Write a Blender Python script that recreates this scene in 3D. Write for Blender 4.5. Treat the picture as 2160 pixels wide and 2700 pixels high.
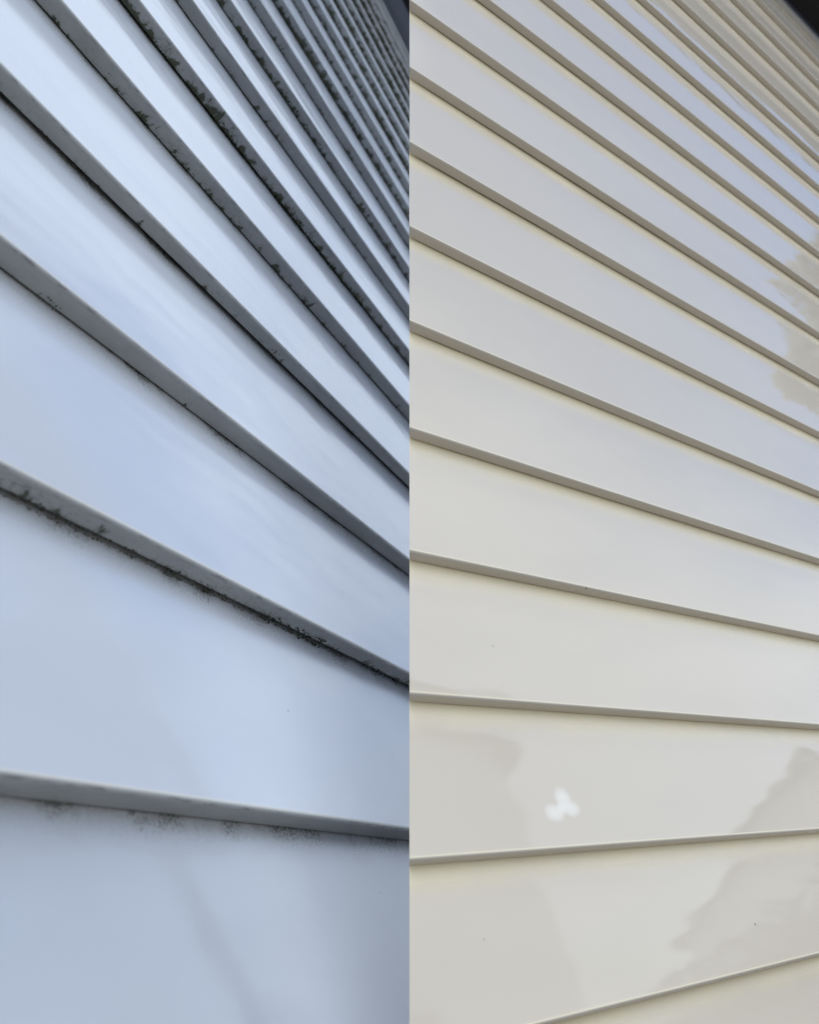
import bpy, bmesh, math, random
import numpy as np
from mathutils import Matrix, Vector, noise as mnoise

for o in list(bpy.data.objects):
    bpy.data.objects.remove(o, do_unlink=True)
S = bpy.context.scene
C = S.collection
nrm = lambda v: v/np.linalg.norm(v)

# ---------------------------------------------------------------- walls as measured, seen from the camera
# axes here: x right, y down, z forward, metres, camera at the origin
EXL, EXR = 0.150, 0.1016                       # board exposures
nL = nrm(np.array([-.9096, .3573, .2120])); dL = np.array([.3255, .2955, .8982])
dL = nrm(dL-nL*(dL@nL)); uL = np.cross(nL, dL); uL = uL if uL[1] < 0 else -uL
nR = nrm(np.array([-.7081, .3805, .5948])); dR = np.array([.6851, .1663, .7092])
dR = nrm(dR-nR*(dR@nR)); uR = np.cross(nR, dR); uR = uR if uR[1] < 0 else -uR
DL, HL = EXL/.54486, .43778*EXL/.54486         # distance to the nose plane, height of nose 0
DR, HR = EXR/.21515, -.07617*EXR/.21515
Zw = nrm(uL+uR); f0 = np.array([0, 0, 1.]); Yw = nrm(f0-Zw*(f0@Zw)); Xw = np.cross(Yw, Zw)
M = np.stack([Xw, Yw, Zw])                     # camera axes -> world axes
CAM = np.array([0, 0, 1.55])
W = lambda p: M@np.asarray(p, float)+CAM       # point
D = lambda v: M@np.asarray(v, float)           # direction

# ---------------------------------------------------------------- camera
cd = bpy.data.cameras.new('camera'); cam = bpy.data.objects.new('camera', cd); C.objects.link(cam)
r_, u_, b_ = D([1, 0, 0]), D([0, -1, 0]), D([0, 0, -1])
mw = Matrix(((r_[0], u_[0], b_[0], CAM[0]), (r_[1], u_[1], b_[1], CAM[1]), (r_[2], u_[2], b_[2], CAM[2]), (0, 0, 0, 1)))
cam.matrix_world = mw
cd.sensor_fit = 'VERTICAL'; cd.sensor_height = 36; cd.lens = 40.0
cd.clip_start = .02; cd.clip_end = 2000
cd.dof.use_dof = True; cd.dof.focus_distance = .92; cd.dof.aperture_fstop = 11
S.camera = cam

# ---------------------------------------------------------------- world and sun
sv = Vector(D(nrm(np.array([-.05, -.95, -.40]))))     # towards the sun: high, behind the photographer
SUN_EL = math.degrees(math.asin(sv.z)); SUN_AZ = math.degrees(math.atan2(sv.x, sv.y)) % 360; print('SUN', SUN_EL, SUN_AZ)
wd = bpy.data.worlds.new('World'); S.world = wd; wd.use_nodes = True
nt = wd.node_tree; nt.nodes.clear()
def N(nt, t, **k):
    n = nt.nodes.new(t)
    for a, v in k.items(): setattr(n, a, v)
    return n
def setin(n, **k):
    for a, v in k.items():
        n.inputs[a.replace('_', ' ')].default_value = v
    return n
out = N(nt, 'ShaderNodeOutputWorld'); bg = N(nt, 'ShaderNodeBackground')
sky = N(nt, 'ShaderNodeTexSky', sky_type='NISHITA', sun_disc=False)
sky.sun_elevation = math.radians(SUN_EL); sky.sun_rotation = math.radians(SUN_AZ); sky.air_density = 1.2; sky.dust_density = .4; sky.ozone_density = 3.
tc = N(nt, 'ShaderNodeTexCoord'); mp = N(nt, 'ShaderNodeMapping'); mp.inputs['Scale'].default_value = (1, 1, 2.2)
no = setin(N(nt, 'ShaderNodeTexNoise'), Scale=2.1, Detail=6.0, Roughness=.55)
rp = N(nt, 'ShaderNodeValToRGB'); rp.color_ramp.elements[0].position = .43; rp.color_ramp.elements[1].position = .80
mx = N(nt, 'ShaderNodeMix', data_type='RGBA'); mx.inputs[7].default_value = (7.0, 8.0, 9.6, 1)     # cloud, in the sky's own units
nt.links.new(tc.outputs['Generated'], mp.inputs[0]); nt.links.new(mp.outputs[0], no.inputs['Vector'])
# bright broken cloud with one clear blue gap ahead to the right
ga, ge = math.radians(52), math.radians(34)
vn = N(nt, 'ShaderNodeVectorMath', operation='NORMALIZE'); nt.links.new(tc.outputs['Generated'], vn.inputs[0])
vd = N(nt, 'ShaderNodeVectorMath', operation='DOT_PRODUCT'); vd.inputs[1].default_value = (math.sin(ga)*math.cos(ge), math.cos(ga)*math.cos(ge), math.sin(ge))
gp = N(nt, 'ShaderNodeMapRange', interpolation_type='SMOOTHSTEP'); nt.links.new(vn.outputs[0], vd.inputs[0]); nt.links.new(vd.outputs['Value'], gp.inputs[0])
gp.inputs[1].default_value = .925; gp.inputs[2].default_value = .985; gp.inputs[3].default_value = .30; gp.inputs[4].default_value = -.12
ma = N(nt, 'ShaderNodeMath', operation='ADD'); nt.links.new(no.outputs['Fac'], ma.inputs[0]); nt.links.new(gp.outputs[0], ma.inputs[1])
nt.links.new(ma.outputs[0], rp.inputs[0]); nt.links.new(rp.outputs[0], mx.inputs[0])
sg = N(nt, 'ShaderNodeMix', data_type='RGBA', blend_type='MULTIPLY'); sg.inputs[0].default_value = 1; sg.inputs[7].default_value = (1.0, 1.22, 1.55, 1)
nt.links.new(sky.outputs[0], sg.inputs[6]); nt.links.new(sg.outputs[2], mx.inputs[6]); nt.links.new(mx.outputs[2], bg.inputs[0]); nt.links.new(bg.outputs[0], out.inputs[0])
bg.inputs[1].default_value = .12
sd = bpy.data.lights.new('sun', 'SUN'); sd.energy = .8; sd.angle = math.radians(50); sd.color = (1, .93, .84)
sun = bpy.data.objects.new('sun', sd); C.objects.link(sun)
sun.rotation_euler = sv.to_track_quat('Z', 'Y').to_euler()
S.view_settings.view_transform = 'Standard'; S.view_settings.look = 'None'
S.view_settings.exposure = 0.20; S.view_settings.gamma = 1
S.cycles.max_bounces = 8; S.cycles.diffuse_bounces = 4; S.cycles.glossy_bounces = 4

# ---------------------------------------------------------------- helpers
def tag(o, label=None, cat=None, group=None, kind=None):
    if label: o['label'] = label
    if cat: o['category'] = cat
    if group: o['group'] = group
    if kind: o['kind'] = kind
    return o
def link(name, me, mat=None, parent=None):
    o = bpy.data.objects.new(name, me); C.objects.link(o)
    if mat: me.materials.append(mat)
    if parent: o.parent = parent
    return o
def box(bm, x0, x1, y0, y1, z0, z1):
    vs = [bm.verts.new((x, y, z)) for z in (z0, z1) for x, y in ((x0, y0), (x1, y0), (x1, y1), (x0, y1))]
    for f in ((3, 2, 1, 0), (4, 5, 6, 7), (0, 1, 5, 4), (1, 2, 6, 5), (2, 3, 7, 6), (3, 0, 4, 7)):
        bm.faces.new([vs[i] for i in f])
def bmesh_obj(name, bm, mat, parent=None, smooth=False):
    me = bpy.data.meshes.new(name); bm.to_mesh(me); bm.free()
    if smooth:
        for p in me.polygons: p.use_smooth = True
    return link(name, me, mat, parent)

class MT:                                         # tiny node writer
    def __init__(s, name):
        s.m = bpy.data.materials.new(name); s.m.use_nodes = True; s.t = s.m.node_tree
        s.b = s.t.nodes['Principled BSDF']
        s.uv = s.t.nodes.new('ShaderNodeUVMap').outputs[0]
        s.sep = s.t.nodes.new('ShaderNodeSeparateXYZ'); s.l(s.uv, s.sep.inputs[0])
        s.u, s.v = s.sep.outputs[0], s.sep.outputs[1]
        s.seed = s.attr('seed')
    def l(s, a, b): s.t.links.new(a, b)
    def attr(s, n):
        a = s.t.nodes.new('ShaderNodeAttribute'); a.attribute_name = n; return a.outputs['Fac']
    def put(s, v, i):
        if hasattr(v, 'links') or isinstance(v, bpy.types.NodeSocket): s.l(v, i)
        else: i.default_value = v
    def math(s, op, a, b=0., c=0., clamp=False):
        n = s.t.nodes.new('ShaderNodeMath'); n.operation = op; n.use_clamp = clamp
        for x, i in zip((a, b, c), n.inputs): s.put(x, i)
        return n.outputs[0]
    def rng(s, v, a, b, c=0., d=1., smooth=True):
        n = s.t.nodes.new('ShaderNodeMapRange'); n.interpolation_type = 'SMOOTHSTEP' if smooth else 'LINEAR'
        for x, i in zip((v, a, b, c, d), n.inputs): s.put(x, i)
        return n.outputs[0]
    def vec(s, su, sv):                            # uv scaled per axis, shifted by the board's seed
        c = s.t.nodes.new('ShaderNodeCombineXYZ')
        s.l(s.math('MULTIPLY', s.u, su), c.inputs[0]); s.l(s.math('MULTIPLY', s.v, sv), c.inputs[1]); s.l(s.math('MULTIPLY', s.seed, 17.3), c.inputs[2])
        return c.outputs[0]
    def noise(s, su, sv, detail=4., rough=.55):
        n = s.t.nodes.new('ShaderNodeTexNoise'); s.l(s.vec(su, sv), n.inputs['Vector'])
        n.inputs['Scale'].default_value = 1; n.inputs['Detail'].default_value = detail; n.inputs['Roughness'].default_value = rough
        return n.outputs['Fac']
    def voro(s, su, sv):
        n = s.t.nodes.new('ShaderNodeTexVoronoi'); s.l(s.vec(su, sv), n.inputs['Vector']); n.inputs['Scale'].default_value = 1
        return n.outputs['Distance'], n.outputs['Color']
    def mix(s, fac, a, b):
        n = s.t.nodes.new('ShaderNodeMix'); n.data_type = 'RGBA'; s.put(fac, n.inputs[0])
        for x, i in ((a, n.inputs[6]), (b, n.inputs[7])):
            if isinstance(x, tuple): i.default_value = (*x, 1)
            else: s.l(x, i)
        return n.outputs[2]
    def bump(s, h, strength, dist):
        n = s.t.nodes.new('ShaderNodeBump'); s.l(h, n.inputs['Height']); n.inputs['Strength'].default_value = strength; n.inputs['Distance'].default_value = dist
        s.l(n.outputs[0], s.b.inputs['Normal'])
    def specks(s, scale, size, keep):              # sparse little spots
        d, c = s.voro(scale, scale*.8)
        sp = s.t.nodes.new('ShaderNodeSeparateColor'); s.l(c, sp.inputs[0])
        r = s.math('MULTIPLY', s.rng(sp.outputs[0], keep, 1., 0., 1., False), size)
        return s.math('MULTIPLY', s.math('GREATER_THAN', r, d), s.rng(sp.outputs[1], 0, 1, .35, .9))

# face of a board: clean vinyl, with left-wall dust and right-wall painted glow below the lip above
def mat_face(name, base, dirt_or_glow, ex, fringe_amt, rough, speck, wave, crumbs, glints=()):
    m = MT(name)
    col = m.mix(m.rng(m.noise(3, 9), .35, .65), base, tuple(c*.97 for c in base))
    dim = m.math('MULTIPLY', m.attr('film_or_dim'), m.rng(m.noise(4, 9, 5), .25, .7, .8, 1.))       # lowest boards dimmed in colour, as by a darker reflection
    col = m.mix(dim, col, (.40, .42, .44))
    top = m.math('SUBTRACT', ex, m.v)                                   # metres below the lip above
    wob = m.math('MULTIPLY', m.noise(14, 30), .5)
    fall = m.rng(m.math('ADD', m.math('DIVIDE', top, ex*(.26 if crumbs < .1 else .21)), wob), .12, 1.15, 1., 0.)
    fine = m.rng(m.noise(420, 700, 6, .7), .30, .72, .35, 1.0)
    g = m.attr('grime_or_glow')
    if crumbs < .1: fine = 1.
    fac = m.math('MULTIPLY', m.math('MULTIPLY', m.math('MULTIPLY', fall, fine), g), fringe_amt, clamp=True)
    col = m.mix(fac, col, dirt_or_glow)
    # crumbs of growth spilling out of the groove
    close = m.rng(top, 0, ex*.15, 1., 0.)
    cr = m.math('MULTIPLY', m.rng(m.math('ADD', m.noise(430, 520, 7, .8), m.math('MULTIPLY', close, .16)), .60, .68), close)
    cr = m.math('MULTIPLY', cr, m.rng(m.noise(22, 20), .46, .60, 0., crumbs))
    col = m.mix(m.math('MULTIPLY', cr, g, clamp=True), col, (.075, .075, .055))
    sp = m.specks(30, .045, .78)
    col = m.mix(m.math('MULTIPLY', sp, speck), col, (.12, .12, .12))
    for (su, sv, ru, rv) in glints:                                      # pale lobes of a light glint, painted into the colour
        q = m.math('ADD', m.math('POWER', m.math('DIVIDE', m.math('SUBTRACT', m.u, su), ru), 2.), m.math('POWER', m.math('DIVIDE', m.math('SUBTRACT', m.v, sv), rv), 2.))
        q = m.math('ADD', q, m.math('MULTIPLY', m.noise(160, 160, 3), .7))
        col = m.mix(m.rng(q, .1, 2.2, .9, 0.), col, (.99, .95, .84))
    # long faint wipe streaks
    st = m.rng(m.noise(6, 160, 3), .60, .80)
    m.l(col, m.b.inputs['Base Color'])
    m.l(m.math('ADD', m.math('ADD', rough, m.math('MULTIPLY', st, .05)), m.math('MULTIPLY', fac, .45), clamp=True), m.b.inputs['Roughness'])
    m.b.inputs['IOR'].default_value = 1.52
    h = m.math('ADD', m.math('MULTIPLY', m.noise(5, 16, 2), 1.), m.math('MULTIPLY', m.noise(900, 900, 2), .006))
    m.bump(h, wave, .004)
    return m.m

# the folded lower edge and its underside
def mat_lip(name, base, grime_or_glow, ex, alg):
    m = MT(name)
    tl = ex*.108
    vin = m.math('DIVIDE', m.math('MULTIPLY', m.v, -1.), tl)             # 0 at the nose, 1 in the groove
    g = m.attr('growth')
    film_or_dim = m.rng(m.noise(18, 60, 5, .6), .30, .75, .5, .8)
    film_or_dim = m.math('MULTIPLY', film_or_dim, m.rng(vin, .06, .30))
    col = m.mix(m.math('MULTIPLY', film_or_dim, .9 if alg else .35), base, grime_or_glow)
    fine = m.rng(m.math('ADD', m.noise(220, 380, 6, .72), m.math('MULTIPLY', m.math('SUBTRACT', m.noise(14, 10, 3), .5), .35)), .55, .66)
    col = m.mix(m.rng(vin, .03, .16, 1., 0.), col, (.80, .78, .72) if alg else (.95, .87, .66))  # highlight along the nose, painted into the colour
    if alg:
        col = m.mix(m.math('MULTIPLY', fine, m.math('MULTIPLY', m.rng(g, .3, 1.1, .25, .9), m.rng(vin, .1, .9, .15, 1.))), col, (.045, .05, .04))
        # little scratches of soot along the fold line
        fold = m.math('MULTIPLY', m.rng(vin, .10, .20), m.rng(vin, .20, .34, 1., 0.))
        col = m.mix(m.math('MULTIPLY', m.math('MULTIPLY', fold, m.rng(m.noise(45, 260, 6, .7), .50, .62)), .55), col, (.05, .055, .06))
        # crust creeping from the groove up the lip
        n1 = m.noise(70, 55, 5, .62); n2 = m.noise(9, 4, 3)
        reach = m.math('ADD', m.math('MULTIPLY', m.math('SUBTRACT', n1, .5), 2.9), m.math('MULTIPLY', m.math('SUBTRACT', n2, .5), 1.0))
        reach = m.math('ADD', reach, m.math('SUBTRACT', m.math('MULTIPLY', g, .62), .50))
        edge = m.math('ADD', m.math('SUBTRACT', vin, 1.0), reach)
        crust = m.rng(edge, -.03, .07)
        col = m.mix(crust, col, m.mix(m.rng(m.noise(240, 240, 4), .38, .66), (.020, .024, .014), (.062, .074, .030)))
        halo = m.math('MULTIPLY', m.rng(edge, -.28, .05), m.math('MULTIPLY', g, .55))
        col = m.mix(halo, col, (.085, .095, .06))
    else:
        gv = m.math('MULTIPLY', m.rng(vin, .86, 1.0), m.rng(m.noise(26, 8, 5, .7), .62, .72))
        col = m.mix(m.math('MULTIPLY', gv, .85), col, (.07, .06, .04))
    col = m.mix(m.math('MULTIPLY', m.specks(60, .10, .88), .9 if alg else .5), col, (.03, .03, .03))
    m.l(col, m.b.inputs['Base Color'])
    m.b.inputs['Roughness'].default_value = .38 if alg else .30
    m.bump(m.noise(500, 500, 4), .12, .0006)
    return m.m

def simple(name, base, rough=.5, var=.1, sc=8.):
    m = bpy.data.materials.new(name); m.use_nodes = True; t = m.node_tree; b = t.nodes['Principled BSDF']
    tc = t.nodes.new('ShaderNodeTexCoord'); n = t.nodes.new('ShaderNodeTexNoise'); n.inputs['Scale'].default_value = sc; n.inputs['Detail'].default_value = 6
    t.links.new(tc.outputs['Object'], n.inputs['Vector'])
    r = t.nodes.new('ShaderNodeValToRGB'); t.links.new(n.outputs['Fac'], r.inputs[0])
    r.color_ramp.elements[0].position = .3; r.color_ramp.elements[1].position = .7
    r.color_ramp.elements[0].color = (*[c*(1-var) for c in base], 1); r.color_ramp.elements[1].color = (*[min(1, c*(1+var)) for c in base], 1)
    t.links.new(r.outputs[0], b.inputs['Base Color']); b.inputs['Roughness'].default_value = rough
    return m

FL = mat_face('white_vinyl', (.745, .785, .84), (.31, .285, .24), EXL, .85, .15, 1., .35, 1.)
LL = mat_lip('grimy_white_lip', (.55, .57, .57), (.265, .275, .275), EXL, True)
FR = mat_face('cream_vinyl', (.795, .715, .585), (.98, .87, .60), EXR, 1.3, .03, .9, .16, .04)  # second colour paints the bright glow below each lip
GLINT = [(0.6736, 0.0355, 0.0085, 0.0072), (0.6590, 0.0255, 0.0100, 0.0058), (0.6800, 0.0280, 0.0095, 0.0052), (0.6690, .0285, .006, .004)]
FRG = mat_face('cream_vinyl_glint', (.795, .715, .585), (.98, .87, .60), EXR, 1.3, .03, .9, .16, .04, GLINT)
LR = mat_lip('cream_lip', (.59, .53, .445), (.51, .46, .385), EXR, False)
SHEATH = simple('white_backing_board', (.80, .82, .86), .8, .05)
GREY = simple('grey_soffit_vinyl', (.13, .15, .19), .5)
NAVY = simple('navy_trim', (.03, .045, .09), .4)
BLACK = simple('black_soffit', (.003, .003, .005), .9)
TRIM = simple('pale_trim', (.62, .61, .62), .35)
CONC = simple('concrete', (.35, .34, .32), .9, .2)
MOSS = simple('dark_moss', (.040, .044, .020), .95, .5, 260.)

# ---------------------------------------------------------------- siding walls
# wall-local axes: -X along the boards away from the camera, Y out of the wall, Z up
def wall_root(name, n, d, u, dist, h0):
    e = bpy.data.objects.new(name, None); C.objects.link(e)
    # lay the empty on the nose plane below the camera foot, at the wall's base height
    X, Y, Z = D(-d), D(-n), D(u)          # geometry is entered by distance along the boards and mirrored into -X
    o = W(n*dist+u*h0)
    e.matrix_world = Matrix(((X[0], Y[0], Z[0], o[0]), (X[1], Y[1], Z[1], o[1]), (X[2], Y[2], Z[2], o[2]), (0, 0, 0, 1)))
    if np.cross(X, Y)@Z < 0: raise Exception('left handed wall')
    return e

def strip(name, prof, vs, xs, k, ex, mat, parent, thick, attrs, cut=None, wav=None, seed=0.):
    """closed thin slab: prof = outer (y,z) points seen from outside, vs = v coordinate per point (m)"""
    P = np.array(prof); T = np.zeros_like(P)
    T[1:-1] = P[2:]-P[:-2]; T[0] = P[1]-P[0]; T[-1] = P[-1]-P[-2]
    T /= np.linalg.norm(T, axis=1)[:, None]
    B = P+np.stack([-T[:, 1], T[:, 0]], 1)*thick*attrs['side']
    ring = np.vstack([P, B[::-1]]); rv = list(vs)+list(vs)[::-1]; n = len(ring)
    verts = []; uvs = []
    for x in xs:
        for i, (y, z) in enumerate(ring):
            dy, dz = wav(x) if wav else (0, 0)
            xx = x
            if cut: xx = max(x, cut(y, z+k*ex))
            verts.append((-xx, y+dy, z+k*ex+dz)); uvs.append((xx, rv[i]))
    faces = []
    for a in range(len(xs)-1):
        for i in range(n):
            j = (i+1) % n
            faces.append((a*n+i, a*n+j, (a+1)*n+j, (a+1)*n+i))
    faces.append(tuple(range(n))[::-1]); faces.append(tuple((len(xs)-1)*n+i for i in range(n)))
    me = bpy.data.meshes.new(name); me.from_pydata(verts, [], faces); me.update()
    uvl = me.uv_layers.new(name='UVMap')
    for lp in me.loops: uvl.data[lp.index].uv = uvs[lp.vertex_index]
    for key in ('grime_or_glow', 'growth', 'film_or_dim', 'seed'):
        at = me.attributes.new(key, 'FLOAT', 'POINT')
        val = seed if key == 'seed' else attrs.get(key, 0.)
        if callable(val): dat = [val(-v[0]) for v in verts]
        else: dat = [val]*len(verts)
        at.data.foreach_set('value', dat)
    for p in me.polygons: p.use_smooth = len(p.vertices) == 4
    bm = bmesh.new(); bm.from_mesh(me)
    bmesh.ops.recalc_face_normals(bm, faces=bm.faces)
    for e in bm.edges:
        if len(e.link_faces) == 2 and e.calc_face_angle(0) > math.radians(35): e.smooth = False
    bm.to_mesh(me); bm.free()
    return link(name, me, mat, parent)

def board(parent, k, ex, t, sl, gap, R, xs, FM, LM, attrs, cut, seed, belly):
    # lip: inner edge -> underside -> rounded nose ; face: nose -> top, tucked behind the next board
    tt, top = ex*t, ex*1.07
    yi = -tt+gap
    lip = [(yi+.0004, sl*ex+.004), (yi, sl*ex+.0007), (yi+.0007, sl*ex)]
    for q in (.3, .6, .85): lip.append((yi+(0-R-yi)*q+.0007*(1-q), sl*ex*(1-q)+.00025*math.sin(q*3.1)))
    for a in range(0, 91, 15):
        r = math.radians(a); lip.append((-R+R*math.sin(r), R-R*math.cos(r)))
    lip.append((-.00002-.108*.0008, R+.0008))
    dist = 0.; vs = []
    for i in range(len(lip)-1, -1, -1):
        if i < len(lip)-1: dist += math.dist(lip[i], lip[i+1])
        vs.append(-dist)
    vs = vs[::-1]
    slope = tt/ex
    def fy(z): 
        q = min(z/ex, 1.)
        return -slope*z+belly*ex*math.sin(math.pi*q)-.0001
    zs = [R+.0006, R+.002, R+.005]+[ex*q for q in (.10, .18, .28, .4, .52, .64, .75, .85, .92, .97, 1.02)]+[top]
    face = [(fy(z), z) for z in zs]
    wav = lambda x: (.0004*mnoise.noise((x*2.3, seed*7.7, 0)), .0005*mnoise.noise((x*1.7, seed*3.1, 5)))
    b = strip('siding_board', face, zs, xs, k, ex, FM, parent, .0011, dict(attrs, side=1), cut, wav, seed)
    bo = b
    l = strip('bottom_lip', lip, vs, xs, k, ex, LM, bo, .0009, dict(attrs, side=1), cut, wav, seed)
    return bo, l, wav

# how strongly each left board is overgrown, from the lowest board up
GROW = [.12, .80, .24, .45, .50, .98, .36, .95, .50, 1.1, .85, 1.15, 1.1, 1.2, 1.3, 1.4, 1.5, 1.4, .7, .3]
GRIM = [.75, 1.0, .85, .9, .7, .8, .7, .7, .6, .6, .6, .6, .6, .6, .5, .5, .5, .5, .4, .4]

rootL = wall_root('vinyl_siding', nL, dL, uL, DL, HL)
tag(rootL, 'bluish white vinyl siding stained with dark green algae along its grooves', 'siding')
rootR = wall_root('vinyl_siding', nR, dR, uR, DR, HR)
tag(rootR, 'clean glossy cream vinyl siding with taupe grooves and no algae', 'siding')

def growth_mesh(name, k, ex, t, gap, sl, x0, x1, amt, wav, rnd, parent):
    """crusty lumps seated in the groove between the lip and the board below"""
    verts = []; faces = []
    ico = bmesh.new(); bmesh.ops.create_icosphere(ico, subdivisions=1, radius=1)
    iv = [v.co.copy() for v in ico.verts]; ifc = [[v.index for v in f.verts] for f in ico.faces]; ico.free()
    x = x0
    yi = -ex*t
    while x < x1:
        dens = mnoise.noise((x*11, k*3.7, 1.3))*.6+mnoise.noise((x*43, k*5.1, 9.3))*.5+amt-.42
        far = 1+max(0, x)*.5
        if dens > 0:
            for q in range(1+int(dens*9)):
                s = (.0005+.0019*min(dens, .8)*rnd.random()**2)*(.35+.45*far)*(.3+.4*amt)
                y = yi+gap*.6+rnd.random()**2*ex*t*.5*dens; z = sl*ex-.0001
                if rnd.random() < .35: y = yi+.0008; z = sl*ex-rnd.random()**2*.004*dens-.0003
                dy, dz = wav(x)
                sx, sy, sz = s*rnd.uniform(.9, 2.2), s*rnd.uniform(.6, 1.1), s*rnd.uniform(.25, .5)
                if z < sl*ex-.0002: sy, sz = s*.25, s*.8
                b0 = len(verts)
                for v in iv:
                    w = 1+.35*mnoise.noise((v.x*2+x*90, v.y*2, v.z*2+q))
                    verts.append((-x-v.x*sx*w, y+dy+v.y*sy*w, z+k*ex+dz+v.z*sz*w))
                faces += [[i+b0 for i in f] for f in ifc]
        x += rnd.uniform(.0012, .0034)*far
    if not verts: return
    me = bpy.data.meshes.new(name); me.from_pydata(verts, [], faces); me.update()
    me.flip_normals()
    for p in me.polygons: p.use_smooth = True
    o = link(name, me, MOSS, parent); o['kind'] = 'stuff'
    return o

rnd = random.Random(4)
NL, NR = 20, 18
xsL = list(np.concatenate([np.arange(-1.2, 3, .06), np.arange(3, 6.6, .2)]))
TL, SLL, GAPL = .106, -.012, .0013
GAPS = {1: .0038, 3: .0034, 5: .0024}             # boards that have worked a little loose
for k in range(-2, NL):
    g = GROW[k] if k >= 0 else .3; gr = GRIM[k] if k >= 0 else .95
    gf = (lambda g, k: (lambda x: max(0., g+.35*mnoise.noise((x*3.1, k*9.1, 2.)))))(g, k)
    x1 = 6.6 if k > 3 else 2.6
    xs = [x for x in xsL if x <= x1]
    bo, li, wav = board(rootL, k, EXL, TL, SLL, GAPS.get(k, GAPL), .0028, xs, FL, LL, dict(grime_or_glow=gr, growth=gf, film_or_dim=.42 if k < 0 else 0.), None, k+3.3, .006 if k < 4 else .010)
    if k in (1, 3, 5, 7, 9, 11, 13, 15, 16): li['label'] = 'grey lip crusted with dark green algae'
    if k >= 0: growth_mesh('algae_growth', k, EXL, TL, GAPS.get(k, GAPL), SLL, -.1, 4.5 if k > 3 else 1.6, g, wav, rnd, bo)

# right wall: its near end is cut along the raking edge where it stands in front of the left wall
def cutR(y, z):
    # x at which a wall point lies on the raking cut plane through the seam
    return -((nR*(DR-y)+uR*(HR+z))[0])/dR[0]
xsR = [-.6+.0]+list(np.arange(-.5, 2.6, .05))+list(np.arange(2.6, 4.4, .2))
TR, SLR, GAPR = .096, -.012, .0010
for k in range(-2, NR):
    c0 = min(cutR(0, k*EXR), cutR(0, (k+1.1)*EXR), cutR(-.014, k*EXR))
    xs = [x for x in xsR if x > c0-.06]
    board(rootR, k, EXR, TR, SLR, GAPR, .0022, xs, FRG if k == 1 else FR, LR, dict(grime_or_glow=.9, growth=0.), cutR, k+41.7, .004)

def slab(name, root, x0, x1, y0, y1, z0, z1, mat, cut=None):
    bm = bmesh.new(); box(bm, x0, x1, y0, y1, z0, z1)
    if cut:
        for v in bm.verts:
            if abs(v.co.x-x0) < 1e-6: v.co.x = cut(v.co.y, v.co.z)
    for v in bm.verts: v.co.x = -v.co.x
    bmesh.ops.recalc_face_normals(bm, faces=bm.faces)
    return bmesh_obj(name, bm, mat, root)
tL, tR = EXL*TL, EXR*TR
# behind the boards
zl = -2*EXL
slab('sheathing', rootL, -1.2, 2.6, -.09, -tL*1.25, -2*EXL, 4*EXL, SHEATH)
slab('sheathing', rootL, -1.2, 6.6, -.09, -tL*1.25, 4*EXL, NL*EXL, SHEATH)
slab('sheathing', rootR, 0, 4.3, -.021, -tR*1.4, -2*EXR, NR*EXR+.02, SHEATH, lambda y, z: cutR(y, z)+.004)
# tops: trim, soffit and gutter
topL, topR = NL*EXL, NR*EXR
slab('frieze_board', rootL, -1.2, 6.6, -.09, -.002, topL+.001, topL+.05, GREY)
slab('soffit', rootL, -1.2, 6.6, -.001, .0487, topL+.004, topL+.03, GREY)
slab('gutter', rootL, -1.2, 6.6, .0488, .13, topL+.002, topL+.09, BLACK)
slab('frieze_board', rootR, 0, 4.3, -.02, .0015, topR+.001, topR+.012, TRIM, cutR)
slab('soffit', rootR, 0, 4.3, -.02, .0065, topR+.0125, topR+.03, NAVY, cutR)
slab('gutter', rootR, 0, 4.3, .0067, .09, topR+.012, topR+.10, BLACK, lambda y, z: cutR(0, z))
# foundations down to the ground
slab('foundation', rootL, -1.2, 2.6, -.09, -.03, -1.55-HL-.05, -2*EXL-.001, CONC)
slab('foundation', rootR, 0, 4.3, -.05, -.02, -1.55-HR-.05, -2*EXR-.001, CONC, lambda y, z: cutR(0, -2*EXR)+.02)

# ---------------------------------------------------------------- ground
bm = bmesh.new(); R_ = 600
vs = [bm.verts.new((x, y, 0)) for x, y in ((-R_, -R_), (R_, -R_), (R_, R_), (-R_, R_))]; bm.faces.new(vs)
PAV = simple('pale_gravel', (.34, .31, .27), .95, .25, 3.)
tag(bmesh_obj('ground', bm, PAV), kind='structure')

# ---------------------------------------------------------------- what the glossy boards mirror: neighbours and trees
def polar(az, dist, z=0.):
    a = math.radians(az); return Vector((CAM[0]+dist*math.sin(a), CAM[1]+dist*math.cos(a), z))
def wall_face(bm, a, b, z0, z1a, z1b, th):         # upright slab from a to b
    d = (b-a).normalized(); n = Vector((-d.y, d.x, 0))*th
    vs = [bm.verts.new(p) for p in (Vector((a.x, a.y, z0)), Vector((b.x, b.y, z0)), Vector((b.x, b.y, z1b)), Vector((a.x, a.y, z1a)))]
    vt = [bm.verts.new(v.co+n) for v in vs]
    for f in ((vs), (vt[::-1]), *[(vs[i], vt[i], vt[(i+1) % 4], vs[(i+1) % 4]) for i in range(4)]): bm.faces.new(list(f))
BEIGE = simple('beige_render', (.80, .78, .74), .9, .08, 2.)
ROOF = simple('grey_roof_tiles', (.16, .16, .17), .8, .3, 6.)
LEAF = simple('green_leaves', (.10, .12, .09), .7, .4, 3.)
BARK = simple('bark', (.12, .09, .06), .95, .4, 12.)
DARKG = simple('window_glass', (.02, .03, .04), .08)
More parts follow.
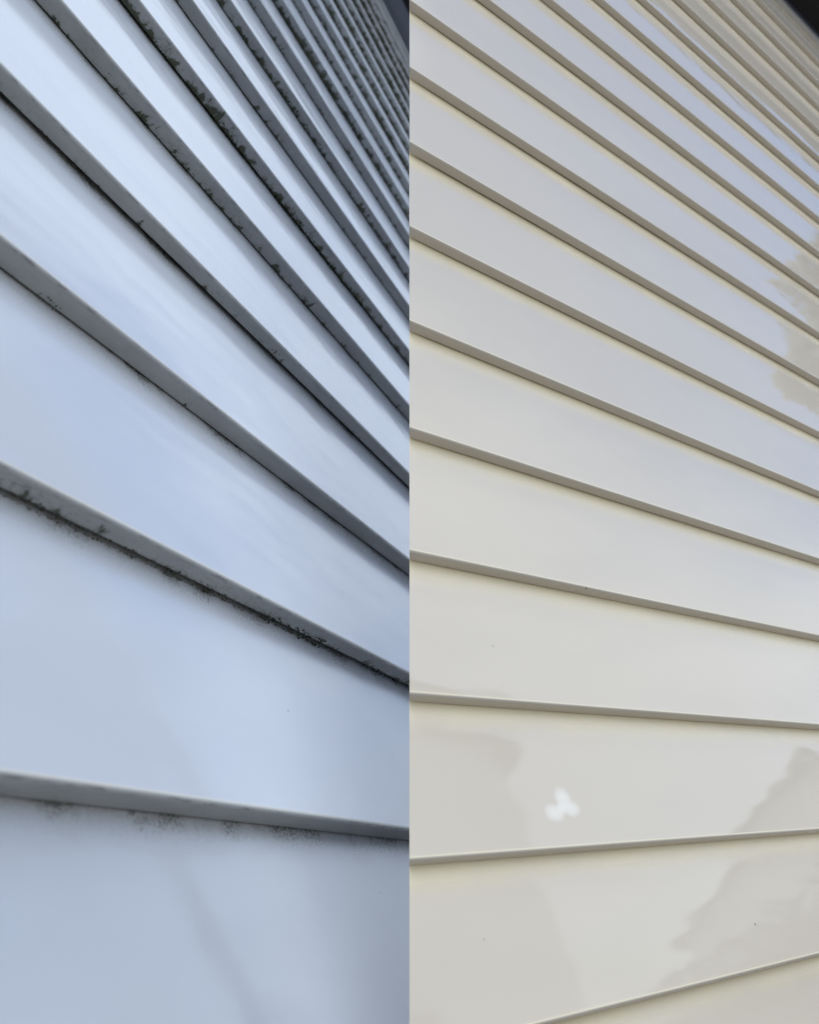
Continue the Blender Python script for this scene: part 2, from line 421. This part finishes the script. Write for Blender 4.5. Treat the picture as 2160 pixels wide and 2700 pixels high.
def house(azs, dist, eave, ridge, label, wins, mat=None):
    """gabled block facing the camera: azs = (right edge, left edge) seen from the camera"""
    a, b = polar(azs[0], dist), polar(azs[1], dist)
    e = bpy.data.objects.new('house', None); C.objects.link(e); e.location = (a+b)/2
    tag(e, label, 'house')
    d = (b-a).normalized(); n = Vector((d.y, -d.x, 0)); c = e.location.copy()
    if n.dot(c-Vector(CAM)) < 0: n = -n
    L2 = (b-a).length/2
    bm = bmesh.new()
    P = lambda s, q, z: bm.verts.new(d*s+n*q+Vector((0, 0, z)))
    dep = 7
    f = [P(-L2, 0, 0), P(L2, 0, 0), P(L2, 0, eave), P(0, 0, ridge), P(-L2, 0, eave)]
    g = [P(-L2, dep, 0), P(L2, dep, 0), P(L2, dep, eave), P(0, dep, ridge), P(-L2, dep, eave)]
    bm.faces.new(f); bm.faces.new(g[::-1])
    for i in range(5): bm.faces.new((f[i], g[i], g[(i+1) % 5], f[(i+1) % 5]))
    bmesh_obj('wall', bm, mat or BEIGE, e)
    bm = bmesh.new()
    for sgn in (-1, 1):
        q = []
        for qd in (-.3, dep+.3):
            for (s_, z_) in ((0, ridge+.02), (sgn*(L2+.35), eave-(ridge-eave)*.35/L2+.02)):
                q += [P(s_, qd, z_), P(s_, qd, z_+.16)]
        for fi in ((0, 2, 3, 1), (4, 5, 7, 6), (0, 4, 6, 2), (1, 3, 7, 5), (2, 6, 7, 3), (0, 1, 5, 4)): bm.faces.new([q[i] for i in fi])
    bmesh_obj('roof', bm, ROOF, e)
    for (s0, s1, z0, z1) in wins:
        bm = bmesh.new(); vs = [P(s_*L2, q_, z_) for q_ in (-.03, .04) for s_, z_ in ((s0, z0), (s1, z0), (s1, z1), (s0, z1))]
        for fi in ((0, 1, 2, 3), (7, 6, 5, 4), (0, 4, 5, 1), (1, 5, 6, 2), (2, 6, 7, 3), (3, 7, 4, 0)): bm.faces.new([vs[i] for i in fi])
        bmesh_obj('window', bm, DARKG, e)
house((72.2, 100), 15, 5.6, 8.2, 'beige gabled neighbouring house mirrored in the lower cream boards', [(-.5, -.2, 1, 2.2), (.2, .5, 1, 2.2)])
house((50, 67.5), 22, 2.6, 4.9, 'small beige house with low grey roof mirrored low in the cream boards', [(-.3, 0, 1, 2.1)])
def tree(az, dist, zc, rx, rz, label, seed, n=2600, leaf=.16):
    r = random.Random(seed)
    base = polar(az, dist)
    e = bpy.data.objects.new('tree', None); C.objects.link(e); e.location = base; tag(e, label, 'tree')
    bm = bmesh.new()
    def limb(p, q, r0, r1, k=8):
        ax = (q-p).normalized(); u = ax.orthogonal().normalized(); v = ax.cross(u)
        A = [bm.verts.new(p+(u*math.cos(t)+v*math.sin(t))*r0) for t in [6.2832*i/k for i in range(k)]]
        B = [bm.verts.new(q+(u*math.cos(t)+v*math.sin(t))*r1) for t in [6.2832*i/k for i in range(k)]]
        for i in range(k): bm.faces.new((A[i], A[(i+1) % k], B[(i+1) % k], B[i]))
    top = Vector((0, 0, zc)); limb(Vector((0, 0, -.1)), top, .18, .09)
    cl = []
    for i in range(16):
        t = r.uniform(0, 6.283); h = r.uniform(-.8, .9); q = Vector((math.cos(t)*rx*.75*math.sqrt(1-h*h), math.sin(t)*rx*.75*math.sqrt(1-h*h), zc+h*rz*.75))
        limb(top*r.uniform(.6, .95), q, .06, .02, 5); cl.append((q, r.uniform(.28, .5)*rx))
    bmesh_obj('trunk', bm, BARK, e, True)
    vs = []; fs = []
    for i in range(n):
        q, rr = r.choice(cl); dv = Vector((r.gauss(0, 1), r.gauss(0, 1), r.gauss(0, .8))).normalized()*rr*r.random()**.4; p = q+dv
        a = Vector((r.gauss(0, 1), r.gauss(0, 1), r.gauss(0, 1))).normalized(); b2 = a.orthogonal().normalized(); s_ = leaf*r.uniform(.6, 1.2)
        b0 = len(vs); vs += [p+a*s_, p+b2*s_*.55, p-a*s_, p-b2*s_*.55]; fs.append((b0, b0+1, b0+2, b0+3))
    me = bpy.data.meshes.new('crown'); me.from_pydata([tuple(v) for v in vs], [], fs); me.update(); link('crown', me, LEAF, e)
tree(42.2, 12, 6.9, 1.6, .85, 'tall tree with a high crown mirrored at the right edge of the cream boards', 3, 5000, .24)
tree(60, 10, 1.2, 1.5, 1.0, 'low dark bushy tree mirrored in the lowest cream boards', 8, 2200, .12)
